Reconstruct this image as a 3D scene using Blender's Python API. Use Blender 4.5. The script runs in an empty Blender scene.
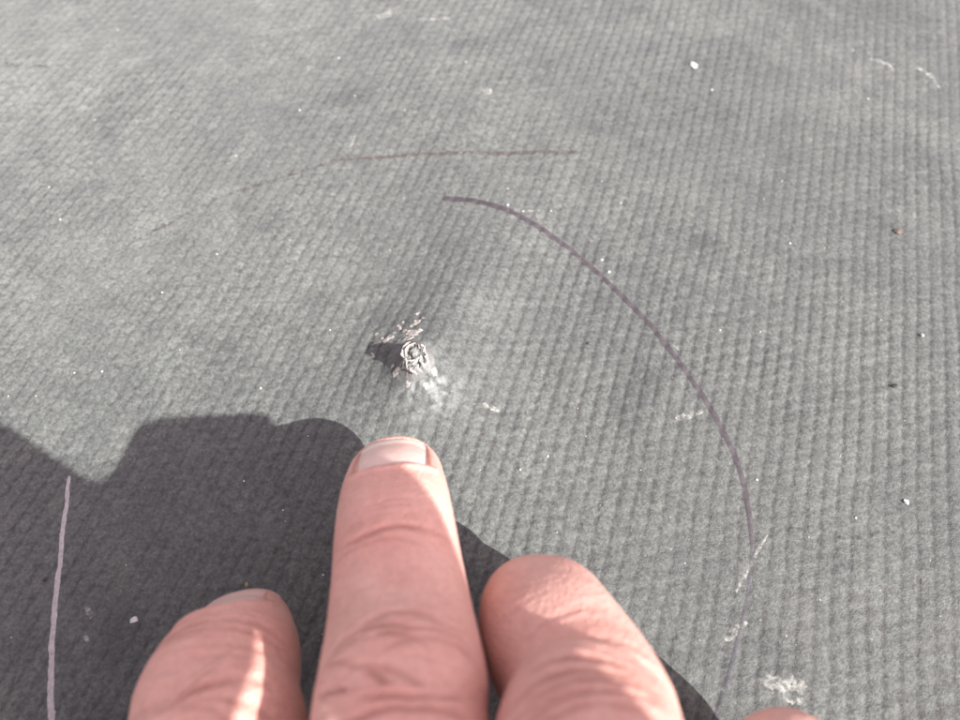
import bpy, math, random
import numpy as np
from mathutils import Vector, Matrix

rng = np.random.default_rng(7)
random.seed(7)
MM = 0.001
scene = bpy.context.scene
COL = scene.collection

# ---------------------------------------------------------------- camera
D0 = 138.0                       # mm from the lens to the membrane along the view axis
PITCH = math.radians(58.0)
FPX = 725.0                      # focal length in pixels of a 960 wide picture
CAM = np.array([0.0, -D0 * math.cos(PITCH), D0 * math.sin(PITCH)])
FWD = np.array([0.0, math.cos(PITCH), -math.sin(PITCH)])
UPV = np.array([0.0, math.sin(PITCH), math.cos(PITCH)])
cam_data = bpy.data.cameras.new('camera')
cam = bpy.data.objects.new('camera', cam_data)
COL.objects.link(cam)
cam.location = CAM * MM
cam.rotation_euler = (math.pi / 2 - PITCH, 0, 0)
cam_data.sensor_width = 36.0
cam_data.lens = 36.0 * FPX / 960.0
cam_data.clip_start = 0.002
cam_data.clip_end = 400.0
cam_data.dof.use_dof = True
cam_data.dof.focus_distance = 0.124
cam_data.dof.aperture_fstop = 27.2 / 1.5
scene.camera = cam

# ---------------------------------------------------------------- sky, sun, exposure
SUN_EL = math.radians(43.0)
SUN_AZ = math.radians(-38.0)     # from +x (right) towards -y (the photographer)
TO_SUN = np.array([math.cos(SUN_EL) * math.cos(SUN_AZ), math.cos(SUN_EL) * math.sin(SUN_AZ), math.sin(SUN_EL)])
world = bpy.data.worlds.new('World')
scene.world = world
world.use_nodes = True
wn = world.node_tree.nodes
wl = world.node_tree.links
wn.clear()
wo = wn.new('ShaderNodeOutputWorld')
bg = wn.new('ShaderNodeBackground')
sky = wn.new('ShaderNodeTexSky')
sky.sky_type = 'NISHITA'
sky.sun_disc = False
sky.sun_elevation = SUN_EL
sky.sun_rotation = math.atan2(TO_SUN[0], TO_SUN[1])
sky.dust_density = 3.0
sky.air_density = 1.0
hs = wn.new('ShaderNodeHueSaturation')
hs.inputs['Saturation'].default_value = 0.12
bg.inputs['Strength'].default_value = 0.118
wl.new(sky.outputs[0], hs.inputs['Color'])
wt = wn.new('ShaderNodeMix')                  # thin haze, camera balanced for open shade
wt.data_type = 'RGBA'; wt.blend_type = 'MULTIPLY'
wt.inputs[0].default_value = 1.0
wt.inputs[7].default_value = (1.09, 0.935, 0.99, 1.0)
wl.new(hs.outputs[0], wt.inputs[6])
wl.new(wt.outputs[2], bg.inputs[0])
wl.new(bg.outputs[0], wo.inputs[0])

sun_data = bpy.data.lights.new('sun', 'SUN')
sun_data.energy = 4.6
sun_data.angle = math.radians(0.42)
sun_data.color = (1.0, 0.985, 0.925)
sun = bpy.data.objects.new('sun', sun_data)
COL.objects.link(sun)
sun.rotation_euler = Vector(TO_SUN).to_track_quat('Z', 'Y').to_euler()
sun.location = TO_SUN * 2.0

scene.view_settings.view_transform = 'Standard'
scene.view_settings.look = 'None'
scene.view_settings.gamma = 1.0
scene.view_settings.exposure = 1.3
scene.render.engine = 'CYCLES'
scene.cycles.use_denoising = True

# ---------------------------------------------------------------- helpers
def W(px, py, z=0.0):
    """Point of the place (mm) at height z on the line of sight through a spot of the photograph."""
    a = (px - 480.0) / FPX
    b = (360.0 - py) / FPX
    d = FWD + np.array([a, 0, 0]) + b * UPV
    t = (z - CAM[2]) / d[2]
    return CAM + d * t

SH = TO_SUN / TO_SUN[2]
def S(px, py, z):
    """Point at height z whose shadow falls on the membrane at that spot."""
    return W(px, py, 0) + SH * z

def link(name, me, mat=None, parent=None, smooth=True):
    o = bpy.data.objects.new(name, me)
    COL.objects.link(o)
    if mat is not None:
        me.materials.clear()
        me.materials.append(mat)
    if parent is not None:
        o.parent = parent
    if smooth:
        me.shade_smooth()
    return o

def mesh(name, verts, faces):
    me = bpy.data.meshes.new(name)
    me.from_pydata([tuple(v) for v in np.asarray(verts) * MM], [], [tuple(f) for f in faces])
    me.update()
    return me

def grid_mesh(name, P):
    """Sheet from an (n, m, 3) array of mm points."""
    n, m = P.shape[:2]
    me = bpy.data.meshes.new(name)
    me.vertices.add(n * m)
    me.vertices.foreach_set('co', (P.reshape(-1, 3) * MM).astype(np.float32).ravel())
    i = np.arange(n * m).reshape(n, m)
    q = np.stack([i[:-1, :-1], i[:-1, 1:], i[1:, 1:], i[1:, :-1]], -1).reshape(-1, 4)
    me.loops.add(q.size)
    me.loops.foreach_set('vertex_index', q.ravel().astype(np.int32))
    me.polygons.add(len(q))
    me.polygons.foreach_set('loop_start', np.arange(0, q.size, 4, dtype=np.int32))
    me.polygons.foreach_set('loop_total', np.full(len(q), 4, dtype=np.int32))
    me.update(calc_edges=True)
    return me

def tag(o, label=None, cat=None, group=None, kind=None):
    if label: o['label'] = label
    if cat: o['category'] = cat
    if group: o['group'] = group
    if kind: o['kind'] = kind
    return o

def vnoise(x, y, seed=0):
    """Smooth 2-D value noise in -1..1, period-free enough for this."""
    xi = np.floor(x).astype(np.int64); yi = np.floor(y).astype(np.int64)
    fx = x - xi; fy = y - yi
    fx = fx * fx * (3 - 2 * fx); fy = fy * fy * (3 - 2 * fy)
    def h(a, b):
        n = (a * 374761393 + b * 668265263 + seed * 1274126177) & 0x7fffffff
        n = ((n ^ (n >> 13)) * 1274126177) & 0x7fffffff
        n = n ^ (n >> 16)
        return (n & 0xffff) / 32767.5 - 1.0
    a = h(xi, yi); b = h(xi + 1, yi); c = h(xi, yi + 1); d = h(xi + 1, yi + 1)
    return (a * (1 - fx) + b * fx) * (1 - fy) + (c * (1 - fx) + d * fx) * fy

def fbm(x, y, seed=0, octv=4):
    s = 0; a = 1; t = 0
    for k in range(octv):
        s = s + a * vnoise(x * 2 ** k, y * 2 ** k, seed + k * 17); t += a; a *= 0.55
    return s / t

def sstep(a, b, x):
    t = np.clip((x - a) / (b - a), 0, 1)
    return t * t * (3 - 2 * t)

# ---------------------------------------------------------------- material helpers
def new_mat(name):
    m = bpy.data.materials.new(name)
    m.use_nodes = True
    nt = m.node_tree
    return m, nt, nt.nodes['Principled BSDF']

def ramp(nt, stops):
    r = nt.nodes.new('ShaderNodeValToRGB')
    e = r.color_ramp.elements
    while len(e) < len(stops): e.new(0.5)
    for k, (p, c) in enumerate(stops):
        e[k].position = p; e[k].color = (*c, 1)
    return r

def noise(nt, scale, detail=3, rough=0.55, vec=None):
    n = nt.nodes.new('ShaderNodeTexNoise')
    n.inputs['Scale'].default_value = scale
    n.inputs['Detail'].default_value = detail
    n.inputs['Roughness'].default_value = rough
    if vec is not None: nt.links.new(vec, n.inputs['Vector'])
    return n

def mixc(nt, fac, a, b, blend='MIX'):
    m = nt.nodes.new('ShaderNodeMix')
    m.data_type = 'RGBA'; m.blend_type = blend
    for sock, v in ((m.inputs[0], fac), (m.inputs[6], a), (m.inputs[7], b)):
        if isinstance(v, (int, float)): sock.default_value = v
        elif isinstance(v, tuple): sock.default_value = (*v, 1)
        else: nt.links.new(v, sock)
    return m.outputs[2]

def objcoord(nt):
    return nt.nodes.new('ShaderNodeTexCoord').outputs['Object']

def simple_mat(name, col, rough=0.6, metal=0.0, var=0.25, scale=900.0, bump=0.0):
    m, nt, b = new_mat(name)
    n = noise(nt, scale, 4, 0.6, objcoord(nt))
    r = ramp(nt, [(0.3, tuple(c * (1 - var) for c in col)), (0.7, tuple(min(1, c * (1 + var)) for c in col))])
    nt.links.new(n.outputs['Fac'], r.inputs[0])
    nt.links.new(r.outputs[0], b.inputs['Base Color'])
    b.inputs['Roughness'].default_value = rough
    b.inputs['Metallic'].default_value = metal
    if bump:
        bp = nt.nodes.new('ShaderNodeBump')
        bp.inputs['Strength'].default_value = bump
        bp.inputs['Distance'].default_value = 0.0003
        nt.links.new(n.outputs['Fac'], bp.inputs['Height'])
        nt.links.new(bp.outputs[0], b.inputs['Normal'])
    return m

# ================================================================ THE MEMBRANE
RIB_AZ = math.radians(17.5)
RIB = np.array([math.sin(RIB_AZ), math.cos(RIB_AZ)])
PITCH_U, PITCH_V = 2.56, 2.80
TIP = W(414, 354, 11.0)[:2]        # where the fastener pokes up
def broad(x, y):
    """The slow shape of the sheet: the tent over the fastener and loose ripples."""
    dx = x - TIP[0]; dy = y - TIP[1]
    r = np.hypot(dx, dy)
    h = 5.0 * np.exp(-(r / 14.0) ** 1.35)
    h = h + 4.3 * np.exp(-(r / 3.8) ** 2.2)
    # fold running from the point up and to the right
    a = math.radians(66)
    s = dx * math.cos(a) + dy * math.sin(a)
    c = -dx * math.sin(a) + dy * math.cos(a)
    h = h + 4.3 * np.exp(-(c / (9.0 + 0.10 * np.abs(s))) ** 2) * sstep(-12, 12, s) * (1 - sstep(14, 75, s))
    h = h + 0.7 * fbm(x / 60.0 + 3.1, y / 55.0 + 7.7, 5, 2)
    h = h + 0.16 * fbm(x / 17.0 + 1.1, y / 17.0 + 2.7, 9, 2)
    return h

def weave(x, y):
    """(height 0..1, dirt 0..1) of the reinforcing scrim printing through."""
    wx = 0.40 * fbm(x / 14.0, y / 14.0, 21, 2); wy = 0.6 * fbm(x / 12.0 + 9, y / 12.0, 33, 2)
    u = (x * RIB[1] - y * RIB[0] + wx) / PITCH_U
    v = (x * RIB[0] + y * RIB[1] + wy) / PITCH_V
    ui = np.floor(u)
    # stitches shift from column to column and the grooves waver
    v = v + 0.5 * np.mod(ui, 2) + 0.18 * vnoise(ui * 1.73, v * 0.25, 3)
    u = u + 0.07 * np.sin(2 * np.pi * v) + 0.05 * vnoise(u * 1.3, v * 1.6, 12)
    uf = u - np.floor(u) - 0.5
    vf = v - np.floor(v) - 0.5
    cell = vnoise(np.floor(u) * 3.3 + 0.5, np.floor(v) * 5.7 + 0.5, 8)
    vary = np.clip(0.92 + 0.45 * fbm(x / 7.0, y / 7.0, 77, 3), 0.35, 1.2)
    gu = np.exp(-((0.5 - np.abs(uf)) / 0.12) ** 2) * vary
    gv = np.exp(-((0.5 - np.abs(vf)) / 0.14) ** 2) * np.clip(0.42 + 0.30 * cell, 0, 1)
    fine = fbm(x / 0.9, y / 0.9, 41, 2)
    lump_ = 0.5 + 0.5 * np.cos(2 * np.pi * uf) * (0.6 + 0.4 * np.cos(2 * np.pi * vf))
    hgt = 0.55 + 0.45 * lump_ - 0.72 * np.clip(gu + gv, 0, 1.2) + 0.20 * cell + 0.26 * fine
    dirt = np.clip(np.clip(0.85 + 0.8 * fbm(x / 26.0 + 2, y / 26.0, 91, 3), 0.35, 1.15) * 0.85 * gu + 0.60 * gv + 0.24 * fine, 0, 1)
    return hgt, dirt, cell

def wear_mask(x, y):
    """Where scrim relief is strong (flattened elsewhere)."""
    return np.clip(0.75 + 0.5 * fbm(x / 38.0 + 5, y / 38.0 - 3, 61, 3), 0.25, 1.2)

def ground_z(x, y):
    hgt, dirt, cell = weave(x, y)
    far = 1 - sstep(170, 230, np.hypot(x, y - 20))
    r = np.hypot(x - TIP[0], y - TIP[1])
    return broad(x, y) * far + 0.24 * (hgt - 1) * wear_mask(x, y) * far * (0.35 + 0.65 * sstep(2.5, 6, r))

def axis(lo, hi, step_lo, step_hi, reach):
    pts = [lo]
    while pts[-1] < hi:
        f = (pts[-1] - lo) / (hi - lo)
        pts.append(pts[-1] + step_lo + (step_hi - step_lo) * f)
    a, b = [], []
    st = step_lo; p = lo
    while p > -reach:
        st *= 1.28; p -= st; a.append(p)
    st = step_hi; p = pts[-1]
    while p < reach:
        st *= 1.28; p += st; b.append(p)
    return np.array(a[::-1] + pts + b)

gx = axis(-138.0, 138.0, 0.28, 0.28, 40000.0)
gy = axis(-66.0, 122.0, 0.22, 0.36, 40000.0)
GX, GY = np.meshgrid(gx, gy)
GZ = ground_z(GX, GY)
me = grid_mesh('roof_membrane', np.stack([GX, GY, GZ], -1))
hgt, dirt, cell = weave(GX, GY)
att = me.attributes.new('dirt', 'FLOAT', 'POINT')
att.data.foreach_set('value', dirt.astype(np.float32).ravel())
att = me.attributes.new('cell', 'FLOAT', 'POINT')
att.data.foreach_set('value', (0.5 + 0.5 * cell).astype(np.float32).ravel())
# painted light: the bump's sun-facing lower right side made paler
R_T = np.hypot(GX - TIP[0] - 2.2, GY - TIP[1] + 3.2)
sunlit_pale = np.exp(-(R_T / 4.6) ** 2) * np.clip(0.25 + 1.5 * fbm(GX / 0.9, GY / 0.9, 71, 4), 0, 1) * 0.9
att = me.attributes.new('sunlit_pale', 'FLOAT', 'POINT')
att.data.foreach_set('value', sunlit_pale.astype(np.float32).ravel())

def membrane_material():
    m, nt, b = new_mat('weathered_membrane')
    L = nt.links
    oc = objcoord(nt)
    def attr(n):
        a = nt.nodes.new('ShaderNodeAttribute'); a.attribute_name = n
        return a.outputs['Fac']
    big = noise(nt, 22, 4, 0.6, oc)          # slow blotches of grime
    mid = noise(nt, 120, 4, 0.6, oc)
    fine = noise(nt, 1500, 4, 0.7, oc)
    speck = noise(nt, 3500, 2, 0.6, oc)
    base = mixc(nt, attr('dirt'), (0.0850, 0.0925, 0.0890), (0.0455, 0.046, 0.0465))
    cellc = ramp(nt, [(0.0, (0.87, 0.87, 0.88)), (1.0, (1.13, 1.13, 1.12))])
    L.new(attr('cell'), cellc.inputs[0])
    base = mixc(nt, 1.0, base, cellc.outputs[0], 'MULTIPLY')
    r1 = ramp(nt, [(0.30, (0.80, 0.81, 0.83)), (0.70, (1.16, 1.15, 1.13))])
    L.new(big.outputs['Fac'], r1.inputs[0])
    base = mixc(nt, 1.0, base, r1.outputs[0], 'MULTIPLY')
    r2 = ramp(nt, [(0.30, (0.88, 0.88, 0.89)), (0.70, (1.12, 1.11, 1.10))])
    L.new(mid.outputs['Fac'], r2.inputs[0])
    base = mixc(nt, 1.0, base, r2.outputs[0], 'MULTIPLY')
    r3 = ramp(nt, [(0.32, (0.52, 0.52, 0.53)), (0.5, (1, 1, 1)), (0.68, (1.55, 1.54, 1.52))])
    L.new(fine.outputs['Fac'], r3.inputs[0])
    base = mixc(nt, 1.0, base, r3.outputs[0], 'MULTIPLY')
    smud = noise(nt, 48, 5, 0.68, oc)         # irregular darker smudges trodden into the sheet
    r5 = ramp(nt, [(0.54, (1, 1, 1)), (0.66, (0.74, 0.74, 0.76))])
    L.new(smud.outputs['Fac'], r5.inputs[0])
    base = mixc(nt, 1.0, base, r5.outputs[0], 'MULTIPLY')
    pale = noise(nt, 75, 5, 0.7, oc)          # dusty film
    r6 = ramp(nt, [(0.56, (0, 0, 0)), (0.74, (0.30, 0.30, 0.30))])
    L.new(pale.outputs['Fac'], r6.inputs[0])
    base = mixc(nt, r6.outputs[0], base, (0.15, 0.15, 0.147))
    r4 = ramp(nt, [(0.66, (0, 0, 0)), (0.74, (1, 1, 1))])
    L.new(speck.outputs['Fac'], r4.inputs[0])
    base = mixc(nt, r4.outputs[0], base, (0.21, 0.21, 0.205))
    base = mixc(nt, attr('sunlit_pale'), base, (0.30, 0.32, 0.32))  # sunlight on the bump put into the colour
    L.new(base, b.inputs['Base Color'])
    rr = ramp(nt, [(0.3, (0.55,) * 3), (0.7, (0.75,) * 3)])
    L.new(mid.outputs['Fac'], rr.inputs[0])
    L.new(rr.outputs[0], b.inputs['Roughness'])
    b.inputs['Specular IOR Level'].default_value = 0.5
    b.inputs['Diffuse Roughness'].default_value = 0.65
    b.inputs['Sheen Weight'].default_value = 0.10
    b.inputs['Sheen Roughness'].default_value = 0.4
    add = nt.nodes.new('ShaderNodeMath'); add.operation = 'ADD'
    L.new(fine.outputs['Fac'], add.inputs[0]); L.new(speck.outputs['Fac'], add.inputs[1])
    bp = nt.nodes.new('ShaderNodeBump')
    bp.inputs['Strength'].default_value = 0.75
    bp.inputs['Distance'].default_value = 0.00022
    L.new(add.outputs[0], bp.inputs['Height'])
    L.new(bp.outputs[0], b.inputs['Normal'])
    return m
MEMBRANE = membrane_material()
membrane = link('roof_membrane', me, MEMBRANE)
tag(membrane, 'weathered grey roof membrane with ribbed scrim texture', kind='structure')

def gz1(x, y):
    return float(ground_z(np.array([x]), np.array([y]))[0])

def WG(px, py):
    """The spot of the membrane seen at that point of the photograph."""
    z = 0.0
    for _ in range(8):
        p = W(px, py, z)
        z = 0.5 * z + 0.5 * float(broad(p[0:1], p[1:2])[0])
    return W(px, py, z)

# ================================================================ MARKER LINES AND SCUFFS (ink and rub marks on the sheet)
def ribbon(name, pts, widths, mat, label, lift=0.035, wob=0.12, seed=0, step=0.25, ragged=0.10, parent=None):
    P = np.array([WG(px, py)[:2] for px, py in pts])
    # Catmull-Rom through the points
    Q = np.vstack([2 * P[0] - P[1], P, 2 * P[-1] - P[-2]])
    cur = []; ww = []
    for k in range(len(P) - 1):
        n = max(2, int(np.hypot(*(P[k + 1] - P[k])) / step))
        for t in np.arange(n) / n:
            p0, p1, p2, p3 = Q[k:k + 4]
            cur.append(0.5 * (2 * p1 + (p2 - p0) * t + (2 * p0 - 5 * p1 + 4 * p2 - p3) * t * t + (3 * p1 - p0 - 3 * p2 + p3) * t ** 3))
            ww.append(widths[k] * (1 - t) + widths[k + 1] * t)
    cur.append(P[-1]); ww.append(widths[-1])
    cur = np.array(cur); ww = np.array(ww)
    n = len(cur)
    t = np.gradient(cur, axis=0); t /= np.linalg.norm(t, axis=1)[:, None] + 1e-9
    nr = np.stack([-t[:, 1], t[:, 0]], -1)
    s = np.arange(n) * step
    cur = cur + nr * (wob * fbm(s / 5.0, s * 0 + seed, 5 + seed, 2))[:, None]
    e1 = 1 + ragged * 2 * fbm(s / 0.9, s * 0 + 3.3, 15 + seed, 2)
    e2 = 1 + ragged * 2 * fbm(s / 0.9, s * 0 + 7.3, 25 + seed, 2)
    taper = np.minimum(1, np.minimum(s + 0.25, s[-1] - s + 0.25) / 0.7) ** 0.5
    rows = []
    for f in (-1, -0.55, 0, 0.55, 1):
        w = ww * 0.5 * taper * (e1 if f < 0 else e2)
        q = cur + nr * (f * w)[:, None]
        z = ground_z(q[:, 0], q[:, 1]) + (lift if abs(f) < 1 else -0.03)
        rows.append(np.column_stack([q, z]))
    o = link(name, grid_mesh(name, np.stack(rows, 0)), mat, parent or membrane)
    if label: o['label'] = label
    return o

def ink_material(name, col, metal, rough, wear):
    m, nt, b = new_mat(name)
    L = nt.links
    oc = objcoord(nt)
    n = noise(nt, 1400, 4, 0.7, oc)
    r = ramp(nt, [(0.3, tuple(c * 0.75 for c in col)), (0.7, tuple(min(1, c * 1.2) for c in col))])
    L.new(n.outputs['Fac'], r.inputs[0])
    L.new(r.outputs[0], b.inputs['Base Color'])
    b.inputs['Metallic'].default_value = metal
    b.inputs['Roughness'].default_value = rough
    if wear > 0:                     # the ink has rubbed off in places
        n2 = noise(nt, 900, 5, 0.75, oc)
        r2 = ramp(nt, [(max(0, wear - 0.12), (0, 0, 0)), (wear + 0.12, (1, 1, 1))])
        L.new(n2.outputs['Fac'], r2.inputs[0])
        L.new(r2.outputs[0], b.inputs['Alpha'])
    bp = nt.nodes.new('ShaderNodeBump')
    bp.inputs['Strength'].default_value = 0.4; bp.inputs['Distance'].default_value = 0.0001
    L.new(n.outputs['Fac'], bp.inputs['Height']); L.new(bp.outputs[0], b.inputs['Normal'])
    return m
INK_SUN = ink_material('marker_ink_sunlit_tone', (0.050, 0.043, 0.049), 0.05, 0.6, 0.34)  # silver ink; its dark look in sun is painted into the colour
INK_FADE = ink_material('rubbed_marker_ink', (0.078, 0.058, 0.055), 0.0, 0.6, 0.53)
INK_BLUE = ink_material('worn_bluish_marker_ink', (0.062, 0.058, 0.070), 0.0, 0.6, 0.50)
INK_FAINT = ink_material('nearly_gone_marker_ink', (0.078, 0.062, 0.060), 0.0, 0.6, 0.575)
INK_SHADE = ink_material('marker_ink_shaded_tone', (0.36, 0.33, 0.335), 0.15, 0.5, 0.0)  # same silver ink; its pale look in shade is painted in

ribbon('marker_line', [(443, 198), (475, 201), (505, 209), (545, 231), (590, 266), (640, 314), (685, 370), (717, 420), (738, 465), (749, 515), (752, 552)],
       [1.9, 2.0, 1.9, 1.7, 1.5, 1.4, 1.4, 1.4, 1.35, 1.15, 0.9], INK_SUN, 'dark purplish marker arc curving round the raised point', seed=1)
ribbon('marker_line', [(752, 552), (749, 590), (738, 640), (724, 690), (712, 722)], [0.9, 0.9, 0.9, 0.9, 0.9], INK_BLUE, 'faint worn lower end of the marker arc', seed=2)
ribbon('marker_line', [(330, 160), (380, 157), (440, 153), (510, 153), (578, 152)], [1.1, 1.3, 1.5, 1.7, 1.5], INK_FADE, 'faint reddish straight marker stroke above the arc', seed=3)
ribbon('marker_line', [(118, 250), (160, 228), (215, 200), (270, 181), (330, 163)], [0.8, 0.9, 1.1, 1.2, 1.0], INK_FAINT, 'very faint rubbed marker stroke bending down', seed=4)
ribbon('marker_line', [(68, 476), (66, 500), (62, 545), (57, 590), (53, 640), (51, 690), (52, 735)], [0.75, 0.85, 0.95, 1.0, 1.05, 1.1, 1.15], INK_SHADE,
       'pale silver marker line lying in the shadow', seed=6, wob=0.25)

WHITE = ink_material('white_scuff', (0.33, 0.33, 0.315), 0.0, 0.85, 0.535)
scuffs = [
    ([(676, 419), (690, 415), (703, 411)], [1.1, 1.5, 1.0], 'short white scuff inside the marker arc'),
    ([(736, 592), (746, 573), (758, 551), (768, 535)], [0.5, 0.9, 0.7, 0.35], 'white scratch crossing the end of the marker arc'),
    ([(373, 18), (388, 13), (399, 5)], [1.6, 3.2, 1.2], 'white chalky patch at the far edge of the sheet'),
    ([(420, 18), (432, 19), (450, 18)], [0.7, 1.3, 0.8], 'thin white dash beside the chalky patch'),
    ([(870, 58), (884, 62), (894, 70)], [0.8, 1.7, 1.2], 'white scuff in a broken diagonal row'),
    ([(917, 68), (928, 73), (940, 88)], [0.6, 1.6, 1.0], 'white forked scuff next to the broken row'),
    ([(540, 210), (520, 211), (506, 210)], [0.6, 0.5, 0.6], 'dotted white streak above the arc'),
    ([(486, 88), (489, 94)], [2.6, 2.8], 'pale round smear on the sheet'),
    ([(764, 678), (776, 684), (792, 690), (806, 684)], [2.0, 4.0, 4.2, 2.0], 'white chalky patch with flakes by the faint line'),
    ([(725, 640), (735, 632), (748, 622)], [1.2, 1.8, 1.0], 'small white rub mark by the faint line'),
    ([(87, 606), (91, 618)], [1.1, 0.8], 'pale speckled smudge in the shadow'),
    ([(84, 634), (88, 642)], [1.2, 0.9], 'small pale smudge below another in the shadow'),
    ([(80, 678), (82, 686)], [0.7, 0.6], 'tiny pale smudge near the silver line'),
    ([(483, 404), (500, 411)], [1.2, 1.0], 'pale chip mark below the raised point'),
    ([(471, 402), (476, 405)], [0.8, 0.8], 'small pale chip mark below the raised point'),
    ([(355, 135), (350, 150)], [0.5, 0.9], 'faint pale tick on the sheet'),
    ([(672, 345), (680, 350)], [0.4, 0.4], 'hairline white nick on the arc'),
]
for k, (p, w, lab) in enumerate(scuffs):
    ribbon('scuff_mark', p, w, WHITE, lab, lift=0.03, seed=10 + k, ragged=0.3)
DARKM = ink_material('dark_smear', (0.045, 0.044, 0.044), 0.0, 0.7, 0.60)
for k, (p, w, lab) in enumerate([
    ([(838, 538), (858, 537), (878, 534), (895, 533)], [1.0, 1.0, 1.4, 1.2], 'dark smudge line across the ribs'),
    ([(240, 36), (275, 36), (305, 31), (326, 26)], [0.7, 1.0, 1.0, 0.8], 'dark crease mark far up the sheet'),
    ([(2, 64), (20, 66), (60, 66)], [2.0, 2.2, 0.8], 'dark streak at the far corner of the sheet'),
    ([(148, 232), (160, 226), (172, 222)], [0.8, 1.2, 0.6], 'short dark streak on the worn stroke'),
    ([(362, 5), (372, 3), (384, 0)], [3.0, 4.0, 3.0], 'grey stain behind the chalky patch'),
    ([(862, 138), (870, 152), (878, 160)], [0.4, 0.5, 0.4], 'fine curved dark scratch')]):
    ribbon('stain_mark', p, w, DARKM, lab, lift=0.025, seed=40 + k, ragged=0.3)

# ================================================================ GRIT AND CHIPS
def chip_mesh(name, r, flat, seed):
    g = np.random.default_rng(seed)
    phi = (1 + 5 ** 0.5) / 2
    V = np.array([(-1, phi, 0), (1, phi, 0), (-1, -phi, 0), (1, -phi, 0), (0, -1, phi), (0, 1, phi), (0, -1, -phi), (0, 1, -phi), (phi, 0, -1), (phi, 0, 1), (-phi, 0, -1), (-phi, 0, 1)], float)
    V /= np.linalg.norm(V[0])
    F = [(0, 11, 5), (0, 5, 1), (0, 1, 7), (0, 7, 10), (0, 10, 11), (1, 5, 9), (5, 11, 4), (11, 10, 2), (10, 7, 6), (7, 1, 8), (3, 9, 4), (3, 4, 2), (3, 2, 6), (3, 6, 8), (3, 8, 9), (4, 9, 5), (2, 4, 11), (6, 2, 10), (8, 6, 7), (9, 8, 1)]
    V = V * (1 + 0.35 * (g.random((12, 1)) - 0.5) * 2) * np.array([1, 0.75 + 0.4 * g.random(), flat])
    return mesh(name, V * r, F)
GRIT_W = simple_mat('white_grit', (0.50, 0.50, 0.48), 0.7, 0, 0.3, 2500)
GRIT_D = simple_mat('dark_grit', (0.025, 0.022, 0.020), 0.7, 0, 0.3, 2500)
GRIT_B = simple_mat('brown_stone', (0.10, 0.075, 0.06), 0.75, 0, 0.5, 2500, 0.5)
GRIT_O = simple_mat('tan_grit', (0.26, 0.19, 0.12), 0.75, 0, 0.3, 2500)
def chip(name, px, py, r, flat, mat, label, cat, group=None, seed=0, me=None):
    p = WG(px, py)
    m_ = me or chip_mesh(name, r, flat, seed)
    o = link(name, m_, mat, smooth=False)
    o.location = Vector((p[0], p[1], gz1(p[0], p[1]) + r * flat * 0.55)) * MM
    o.rotation_euler = (0, 0, (seed * 1.7) % 6.28)
    tag(o, label, cat, group)
    return o
chip('stone_chip', 898, 232, 0.85, 0.6, GRIT_B, 'small brown stone chip lying on the ribbed sheet', 'stone', seed=3)
chip('paint_chip', 694, 66, 0.95, 0.75, GRIT_W, 'bright white angular chip standing with a dark shadow', 'chip', seed=5)
chip('paint_chip', 922, 336, 0.42, 0.8, GRIT_W, 'small white chip near the brown stone with dark shadow', 'chip', seed=8)
chip('paint_chip', 906, 502, 0.6, 0.5, GRIT_W, 'flat white chip on the ribs right of the arc', 'chip', seed=9)
chip('paint_chip', 134, 620, 0.62, 0.45, GRIT_W, 'round white fleck in the shadow by the silver line', 'chip', seed=11)
chip('paint_chip', 247, 585, 0.45, 0.7, GRIT_O, 'tan crumb touching the thumb tip', 'chip', seed=12)
chip('dark_crumb', 894, 386, 0.50, 0.6, GRIT_D, 'black crumb on the sunlit ribs', 'crumb', seed=13)
chip('dark_crumb', 588, 343, 0.34, 0.6, GRIT_D, 'black fleck inside the marker arc', 'crumb', seed=14)
chip('dark_crumb', 45, 580, 0.36, 0.6, GRIT_D, 'black fleck beside the silver line in shadow', 'crumb', seed=15)
chip('tan_crumb', 654, 91, 0.34, 0.5, GRIT_O, 'tan crumb beyond the faint straight marker stroke', 'crumb', seed=16)
lab_g = 'tiny white grit grain on the sunlit sheet away from the raised point'
SHADED = {(244, 481), (308, 436), (285, 521), (283, 510), (323, 575), (322, 634), (11, 637), (126, 565)}
spots = [(508, 188), (508, 205), (523, 211), (551, 211), (236, 156), (49, 187), (60, 219), (217, 254), (162, 292), (261, 388), (602, 260), (609, 272), (602, 181), (621, 203),
         (620, 160), (782, 181), (764, 199), (876, 293), (881, 320), (925, 248), (853, 50), (868, 99), (585, 5), (498, 6), (466, 62), (339, 58), (355, 96), (347, 205), (404, 198),
         (74, 372), (102, 371), (8, 396), (36, 396), (244, 481), (308, 436), (285, 521), (283, 510), (323, 575), (322, 634), (11, 637), (126, 565), (578, 408), (586, 436), (670, 517),
         (671, 549), (685, 563), (856, 518), (836, 400), (840, 456), (757, 480), (809, 537), (760, 620), (786, 636), (940, 616), (745, 250), (790, 243), (825, 248), (760, 332),
         (548, 456), (520, 470), (557, 532), (480, 470), (500, 500), (600, 505), (641, 470), (700, 640), (905, 420), (118, 30), (270, 4), (450, 40), (553, 70), (712, 90), (596, 55),
         (170, 110), (95, 120), (300, 110), (405, 110), (930, 560), (880, 590), (820, 600), (720, 330), (660, 240), (390, 250), (290, 240), (180, 350), (330, 330)]
gm = [chip_mesh('grit_grain', 1.0, 0.7, 100 + k) for k in range(5)]
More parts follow.
